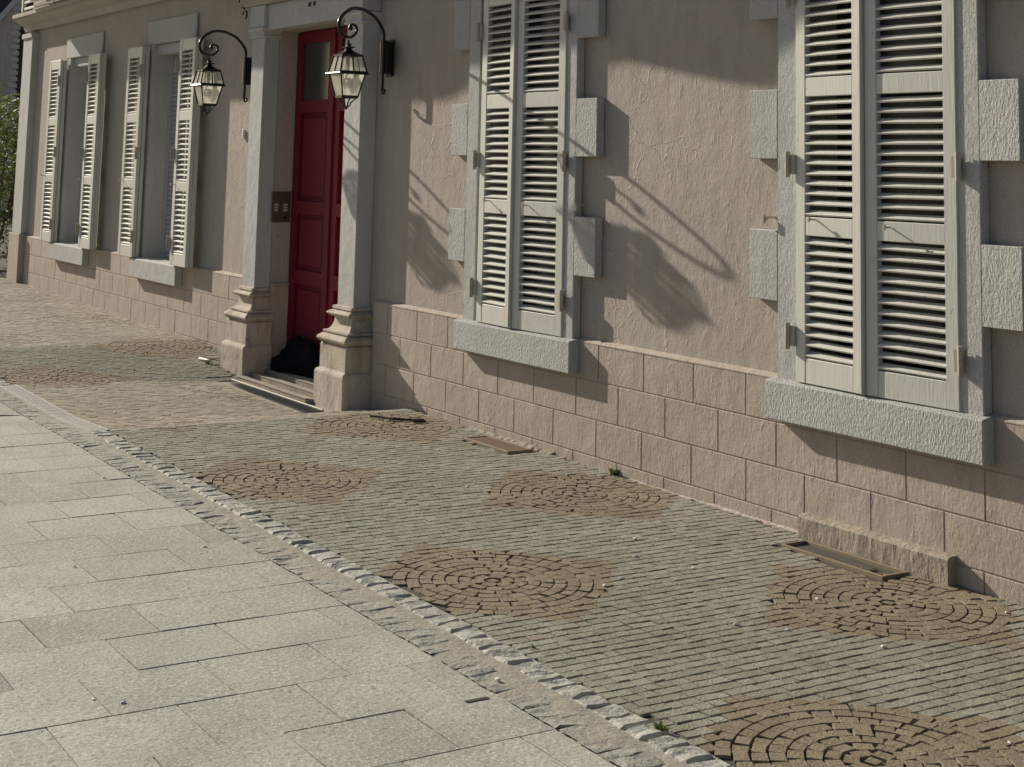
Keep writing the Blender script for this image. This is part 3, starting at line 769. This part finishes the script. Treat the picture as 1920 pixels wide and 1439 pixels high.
# ---------------------------------------------------------------- wall lanterns
HZ = [(.19, .51), (.19, .60), (.19, .86), (.19, .895), (.22, .925), (.296, .960), (.40, .993), (.516, 1.010), (.66, 1.020), (.812, 1.015), (.95, .998), (1.063, .965), (1.15, .93), (1.195, .895), (1.20, .860), (1.18, .838), (1.139, .820), (1.07, .808), (1.002, .806), (.935, .812), (.877, .830), (.835, .850), (.815, .868), (.822, .885), (.852, .896), (.90, .899), (.945, .893), (.965, .882), (.95, .872)]
HZ = [(h * .835, z + .017 * min(1, h)) for h, z in HZ]
def lantern(bx, label):
    root = empty('wall_lantern', (bx, 0, 0.51), label, 'wall lamp', 'lanterns on scrolled brackets beside the door')
    D = Vector((.676, -.737, 0))
    P = lambda h, z: Vector((bx, 0, 0)) + D * h + Vector((0, 0, z))
    mb = MB()
    # smooth curve through the points
    fine = []
    for i in range(len(HZ) - 1):
        p0 = HZ[max(i - 1, 0)]; p1 = HZ[i]; p2 = HZ[i + 1]; p3 = HZ[min(i + 2, len(HZ) - 1)]
        for q in range(3):
            t = q / 3; f = lambda k: 0.5 * (2 * p1[k] + (p2[k] - p0[k]) * t + (2 * p0[k] - 5 * p1[k] + 4 * p2[k] - p3[k]) * t * t + (3 * p1[k] - p0[k] - 3 * p2[k] + p3[k]) * t ** 3)
            fine.append(P(f(0), f(1)))
    rr = [0.0115 * (1 - .35 * max(0, (i / len(fine)) - .6) / .4) for i in range(len(fine))]
    mb.tube(fine, rr, 10)
    mb.ball(P(.797, .886), .017)
    mb.tube([P(.159, .52), P(.155, .503), P(.138, .493), P(.117, .494), P(.104, .505), P(.108, .517), P(.118, .517)], .009, 8)
    mb.build('bracket', M['iron'], root, smooth=True)
    mb = MB(); cpt = P(.083, .745); mb.obox(cpt, D * .07, Vector((.737, .676, 0)) * .03, (0, 0, .115)); mb.obox(P(.014, .745), (.05, 0, 0), (0, .009, 0), (0, 0, .13))
    mb.build('mounting_box', M['iron'], root, bevel=.008)
    C_ = P(.825, 0); cx, cy = C_.x, C_.y
    # hanging link and crown
    mb = MB(); mb.tube([(cx, cy, .806), (cx, cy, .765)], .007, 8); mb.frustum(cx, cy, [(.752, .030, .030), (.760, .034, .034), (.764, .014, .014), (.772, .012, .012), (.778, .020, .020), (.783, .005, .005)])
    mb.frustum(cx, cy, [(.702, .072, .072), (.708, .074, .074), (.714, .058, .058), (.728, .034, .034), (.742, .018, .018), (.753, .016, .016)])
    crown = mb.build('crown', M['iron'], root)
    mb = MB()
    def bars(z0, h0, z1, h1, r):
        for sx in (-1, 1):
            for sy in (-1, 1): mb.tube([(cx + sx * h0, cy + sy * h0, z0), (cx + sx * h1, cy + sy * h1, z1)], r, 6)
    bars(.598, .094, .703, .070, .006); bars(.436, .055, .580, .086, .0055)
    mb.frustum(cx, cy, [(.578, .100, .100), (.584, .108, .108), (.590, .104, .104), (.600, .094, .094)], cap=False)
    mb.frustum(cx, cy, [(.578, .084, .084), (.600, .084, .084)], cap=False)
    for z, h in ((.700, .069), (.437, .055), (.430, .052)):
        for a in ((0, 1), (1, 0)):
            for s in (-1, 1):
                mb.obox((cx + a[0] * s * h, cy + a[1] * s * h, z), (a[1] * h + .004, 0, 0) if a[1] else (.004, 0, 0), (0, a[0] * h + .004, 0) if a[0] else (0, .004, 0), (0, 0, .005))
    for a in ((0, 1), (1, 0)):
        for s in (-1, 1):
            p0 = Vector((cx + a[0] * s * .092, cy + a[1] * s * .092, .60)); p1 = Vector((cx + a[0] * s * .069, cy + a[1] * s * .069, .70)); mb.tube([p0, p1], .005, 6)
    mb.build('lantern_frame', M['iron'], root)
    mb = MB(); mb.frustum(cx, cy, [(.440, .052, .052), (.578, .083, .083)], cap=False); mb.build('glass', M['glass'], root)
    mb = MB(); mb.frustum(cx, cy, [(.600, .090, .090), (.70, .067, .067)], cap=False); mb.build('upper_glass', M['glass2'], root)
    mb = MB(); mb.ball((cx, cy, .525), .034, sc=(1, 1, 1.25)); mb.build('bulb', M['bulb'], root, smooth=True)
    mb = MB(); mb.tube([(cx, cy, .70), (cx, cy, .565)], .014, 8); mb.frustum(cx, cy, [(.565, .05, .05), (.58, .02, .02)]); mb.build('lamp_holder', M['button'], root)
    mb = MB()
    for sx, sy in ((-1, -1), (1, -1), (1, 1), (-1, 1)):
        mb.tube([(cx + sx * .050, cy + sy * .050, .43), (cx + sx * .036, cy + sy * .036, .415), (cx + sx * .022, cy + sy * .022, .395), (cx + sx * .016, cy + sy * .016, .375), (cx, cy, .366)], .0048, 6)
    mb.ball((cx, cy, .362), .011); mb.build('finial', M['iron'], root)
    return root
la = lantern(-9.55, 'black square lantern hanging right of the red door, the nearer one')
lb = copy_tree(la); lb.location = (-12.03, 0, 0.515)
lb['label'] = 'black square lantern hanging between the open shutters and the left door pilaster'

# ---------------------------------------------------------------- drains and covers
# slot drain in the kerb line
dr = empty('linear_drain', (-10.1, -2.06, H(-10.1, -2.06)), 'pale steel slotted drain channel along the kerb at the left edge', 'drain')
mb = MB()
for y0, y1 in ((-2.160, -2.148), (-2.062, -2.042)):
    mb = MB()
    for i in range(20):
        a = -11.15 + i * .105; mb.box(a, a + .105, y0, y1, H(a, -2.06) - .02, H(a, -2.06) + .010)
    mb.build('edge_rail', M['drain'], dr)
mb = MB()
for q in range(4):
    y = -2.134 + q * .0195
    for i in range(20):
        a = -11.15 + i * .105; mb.box(a, a + .105, y - .0045, y + .0045, H(a, -2.06) - .012, H(a, -2.06) + .008)
mb.build('grating', M['drain'], dr)
mb = MB()
for i in range(20):
    a = -11.15 + i * .105; mb.box(a, a + .1045, -2.1475, -2.0625, H(a, -2.06) - .05, H(a, -2.06) - .006)
mb.build('channel', M['inner'], dr)
# door drain
dd = empty('door_drain', (-10.6, -.41, -1.68), 'black perforated drain grate in front of the red door threshold', 'drain')
mb = MB(); mb.box(-11.46, -9.72, -0.472, -0.345, -1.70, -1.676)
def perf(): pass
mb.build('grate', plain('dark_grate', (0.05, 0.05, 0.06), 0.5, 0.3, var=.3, scale=80), dd)
mb = MB()
for i in range(86):
    a = -11.45 + i * .02; mb.box(a, a + .009, -.465, -.352, -1.6757, -1.6735)
mb.build('bars', plain('grate_bars', (0.11, 0.11, 0.125), 0.4, 0.5, var=.3, scale=80), dd)
mb = MB(); mb.box(-11.38, -9.74, -0.342, -0.328, -1.70, -1.668)
mb.build('edge_strip', M['steel'], dd, bevel=.002)
# meter covers
def cover(x0, x1, y0, y1, label, depth):
    r = empty('metal_cover', ((x0 + x1) / 2, (y0 + y1) / 2, H((x0 + x1) / 2, y0)), label, 'ground cover')
    mb = MB(); f = .014; zt = [H(x0, y0), H(x1, y0)]; zm = (zt[0] + zt[1]) / 2
    for a in ((x0, x1, y0, y0 + f), (x0, x1, y1 - f, y1), (x0, x0 + f, y0 + f, y1 - f), (x1 - f, x1, y0 + f, y1 - f)): mb.box(*a, zm - .03, zm + .007)
    mb.build('frame', M['rustrim'], r, bevel=.001)
    mb = MB(); mb.box(x0 + f, x1 - f, y0 + f, y1 - f, zm - .04, zm - depth); mb.build('plate', M['rust'], r)
    return r
cover(-8.0, -7.5, -0.25, -0.08, 'flat brown metal cover by the wall below the middle shuttered window', -0.003)
cover(-5.25, -4.64, -0.245, -0.09, 'sunken rusty metal cover in front of the concrete footing at right', 0.014)

# ---------------------------------------------------------------- small things
# dark sack against the door
mb = MB()
for c_, r_, sc_ in (((-11.04, 0.09, -1.53), .26, (1.35, .30, .70)), ((-11.27, 0.05, -1.575), .14, (1.5, .6, .55))):
    n0 = len(mb.v); mb.ball(c_, r_, 48, 36, sc_, nz=.30, seed=c_[0])
    for i in range(n0, len(mb.v)):
        v = Vector(mb.v[i]); d = (v - Vector(c_)).normalized(); v += d * (.016 * mnoise.noise(v * 7) + .006 * mnoise.noise(v * 24)); v.y = min(v.y, .168); v.z = max(v.z, -1.611); mb.v[i] = tuple(v)
tag(mb.build('sack', M['black_plastic'], smooth=True), 'lumpy black sack slumped on the threshold against the red door', 'sack')
# bent twig
z0 = H(-8.6, -.4)
def G(u, v, lift=0.0):
    f, cx, cy = 2860.76, 960.0, -45.29
    d = Rt * ((u - cx) / f) + Dn * ((v - cy) / f) + Fw
    t = 1.0
    P = Vector((0, -5, 0))
    z = -1.6
    for _ in range(12):
        t = z / d.z; Q = P + d * t; z = H(Q.x, Q.y) + lift
    return Q
mb = MB()
tw = [Vector((-8.83, -.44, 0)), Vector((-8.77, -.40, 0)), Vector((-8.68, -.36, 0)), Vector((-8.60, -.28, 0)), Vector((-8.57, -.20, 0)), Vector((-8.53, -.21, 0)), Vector((-8.56, -.28, 0))]
for p in tw: p.z = H(p.x, p.y) + .012
mb.tube(tw, .0075, 6); mb.tube([tw[1], tw[1] + Vector((.05, -.03, .0))], .004, 5); mb.tube([tw[2], tw[2] + Vector((.05, -.05, .0))], .004, 5)
tag(mb.build('twig', M['twig']), 'dark bent twig lying on the small pavers right of the door pilaster', 'twig')
# cream strap curled at the foot of the left pilaster
mb = MB(); bz = H(-12.05, -.3) + .012
mb.tube([(-11.95, -.16, bz + .02), (-12.08, -.22, bz), (-12.13, -.29, bz), (-12.10, -.33, bz), (-11.98, -.31, bz), (-11.90, -.30, bz)], .011, 6)
tag(mb.build('strap', M['strap'], smooth=True), 'cream curled strap lying at the foot of the left door pilaster', 'strap')
# dry leaves in the sunken cover and by the wall
def leaf(c, s, label, grp):
    mb = MB(); a = random.uniform(0, 6.28); vs = []
    for i in range(7):
        t = 2 * PI * i / 7; r = s * (1 if i % 2 else .6); vs.append((c[0] + r * math.cos(t + a), c[1] + .6 * r * math.sin(t + a), c[2] + .25 * s * math.sin(3 * t) + .006))
    vs2 = [(x_, y_, z_ - .0015) for x_, y_, z_ in vs]; n_ = len(vs)
    mb.add(vs + vs2, [tuple(range(n_)), tuple(range(2 * n_ - 1, n_ - 1, -1))] + [(i, i + n_, (i + 1) % n_ + n_, (i + 1) % n_) for i in range(n_)])
    return tag(mb.build('dry_leaf', M['leaf_dry']), label, 'leaf', grp)
for i in range(7):
    x_ = -4.72 + random.uniform(-.10, .07); y_ = -.15 + random.uniform(-.05, .04)
    leaf((x_, y_, H(x_, y_) - .008), random.uniform(.012, .022), 'brown dry leaf heaped in the near end of the sunken rusty cover', 'dry leaves in the sunken cover')
# pale chips on the paving
base = None
chips = [(35, 551), (122, 649), (280, 690), (250, 693), (152, 701), (360, 697), (523, 843), (720, 866), (876, 912), (890, 905), (1165, 1084), (1820, 998), (1191, 1043), (1830, 1010), (1133, 1098), (934, 1274), (1190, 1010), (1893, 1392), (1887, 1148), (1533, 1123), (1712, 1126), (1477, 1181), (1655, 1212), (194, 895), (1300, 1065), (216, 773), (384, 1025), (230, 1317), (176, 1311), (140, 1062), (1380, 1170), (1860, 1185)]
for i, (u, v) in enumerate(chips):
    q = G(u, v, .004)
    if base is None:
        mb = MB(); mb.ball((0, 0, 0), .010, 7, 5, (1.4, .8, .55), nz=.5, seed=2)
        base = mb.build('stone_chip', M['chip']); o = base
        tag(base, 'tiny pale chip lying loose on the pavement', 'stone chip', 'pale chips scattered on the paving')
    else:
        o = base.copy(); COL.objects.link(o)
    o.location = q; o.rotation_euler = (0, 0, random.uniform(0, 6)); s_ = random.uniform(.45, 1.0) * (1.2 if i < 5 else 1); o.scale = (s_, s_, s_)
# dark strip on the slabs, its colour painting the shade of an open gap
a = G(872, 1318, 0); b_ = G(916, 1311, 0)
mb = MB(); zz_ = H(a.x, a.y)
mb.box(min(a.x, b_.x) - .006, min(a.x, b_.x) + .012, min(a.y, b_.y), max(a.y, b_.y), zz_ - .02, zz_ + .0042)
tag(mb.build('gap_shade_strip', M['joint']), kind='structure')
# weeds
def weed(c, s, n_, label):
    mb = MB()
    for i in range(n_):
        a = random.uniform(0, 6.28); r = s * random.uniform(.4, 1); b0 = Vector((c[0] + random.uniform(-s, s) * .5, c[1] + random.uniform(-s, s) * .3, c[2]))
        tip = b0 + Vector((math.cos(a) * r * .7, math.sin(a) * r * .5, r * .8)); sd_ = Vector((-math.sin(a), math.cos(a), 0)) * s * .09
        mid = (b0 + tip) / 2 + Vector((0, 0, r * .15))
        mb.add([b0 - sd_ * .6, b0 + sd_ * .6, mid + sd_, tip, mid - sd_], [(0, 1, 2, 3, 4)], random.random())
    return tag(mb.build('weed', M['weed']), label, 'weed')
weed((-6.76, -.045, H(-6.76, 0) - .004), .055, 40, 'small green weed at the wall foot between the two shuttered windows')
q = G(1240, 1372); weed((q.x, q.y, q.z), .035, 40, 'green moss tuft beside the kerb stones near the bottom of the photo')
q = G(1000, 1215); weed((q.x, q.y, q.z - .004), .02, 22, 'tiny green sprig at the paving edge beside the kerb below the brown rosette')
q = G(388, 682); weed((q.x, q.y, q.z), .04, 24, 'low green weed beside the left door pilaster')

for i, (x_, s_) in enumerate(((-8.93, .022), (-6.1, .018), (-5.62, .022), (-7.22, .020))):
    weed((x_, -.05, H(x_, 0) - .004), s_, 22, ('tiny weed at the wall foot in the shade right of the door pilaster', 'tiny weed at the wall foot midway between the green weed and the concrete footing', 'tiny weed at the wall foot just left of the concrete footing', 'tiny weed at the wall foot just right of the flat brown cover')[i])

# ---------------------------------------------------------------- shrub beyond the house corner
sh = empty('shrub', (-21.2, 0.35, -1.47), 'leafy green shrub growing beyond the left corner of the house', 'shrub')
mb = MB()
cl = [(-21.4, .15, -.2, .95), (-21.1, .45, .1, .75), (-21.6, -.3, .15, .8), (-21.0, -.1, -.8, .8), (-21.7, .5, -.5, 1.0), (-22.3, .2, .2, .8)]
for i in range(9000):
    c_ = random.choice(cl); d = Vector((random.gauss(0, 1), random.gauss(0, 1), random.gauss(0, 1))).normalized() * c_[3] * random.uniform(.55, 1.0) ** .5
    p = Vector(c_[:3]) + d * (1 + .25 * mnoise.noise(d * 4))
    if p.z < -1.4 or p.x > -19.6 or p.y < -.02 - (-19.3 - p.x) / 4.04: continue
    a = Vector((random.gauss(0, 1), random.gauss(0, 1), random.gauss(0, .6))).normalized(); b2 = a.orthogonal().normalized()
    s_ = random.uniform(.022, .045)
    mb.add([p - a * s_, p + b2 * s_ * .45, p + a * s_, p - b2 * s_ * .45], [(0, 1, 2, 3)], random.random())
mb.build('foliage', M['leaf'], sh)
mb = MB()
for i in range(9):
    a = random.uniform(0, 6.28); r = random.uniform(.3, .8); mb.tube([(-21.3, .2, -1.5), (-21.3 + math.cos(a) * r * .4, .2 + math.sin(a) * r * .3, -.8), (-21.3 + math.cos(a) * r, .2 + math.sin(a) * r * .6, .4)], [.03, .02, .008], 6)
mb.build('stems', M['stem'], sh)

# ---------------------------------------------------------------- neighbouring house, far left
NXX = -40.0
nb = empty('neighbour_house', (-43, 6.0, -1.45), 'tan gabled house with brick quoins and white verge behind the shrub', 'house')
f_, cx_, cy_ = 2860.76, 960.0, -45.29
def onx(u, v, X):
    d = Rt * ((u - cx_) / f_) + Dn * ((v - cy_) / f_) + Fw; t = X / d.x; return Vector((0, -5, 0)) + d * t
A = onx(0, 34, NXX + .15); B = onx(30, 0, NXX + .15); dr_ = (B - A); sl = dr_.z / dr_.y
YQ = onx(33, 100, NXX).y
mb = MB(); y0 = 2.4; top = lambda y: A.z + sl * (y - A.y) - .10
mb.prism([(y0, -2), (YQ, -2), (YQ, top(YQ)), (y0, top(y0))], -48, NXX); mb.build('wall', M['neigh'], nb)
mb = MB(); mb.box(-48, NXX - .12, YQ + .002, 12, -2, top(YQ) + 3); mb.build('brick_wall', M['brick'], nb)
mb = MB()
for i in range(40):
    z = -1.4 + i * .166; o_ = .06 if i % 2 else .0; mb.box(NXX - .1, NXX + .03, YQ - .14 - o_, YQ + .03, z, z + .10)
mb.build('quoins', M['quoin'], nb)
n_ = Vector((0, -dr_.z, dr_.y)).normalized(); P0 = A - dr_.normalized() * 3; P1 = B + dr_.normalized() * 1.5
mb = MB(); k = [P0 - n_ * .06, P1 - n_ * .06, P1 + n_ * .06, P0 + n_ * .06]
hexa = [(0, 1, 2, 3), (7, 6, 5, 4), (0, 4, 5, 1), (1, 5, 6, 2), (2, 6, 7, 3), (3, 7, 4, 0)]
mb.add(k + [p + Vector((-.12, 0, 0)) for p in k], hexa); mb.build('verge', M['white'], nb)
mb = MB(); k = [P0 + n_ * .065, P1 + n_ * .065, P1 + n_ * 1.6, P0 + n_ * 1.6]
mb.add([q_ + Vector((-.02, 0, 0)) for q_ in k] + [q_ + Vector((-8, 0, 0)) for q_ in k], hexa); mb.build('roof', M['slate'], nb)
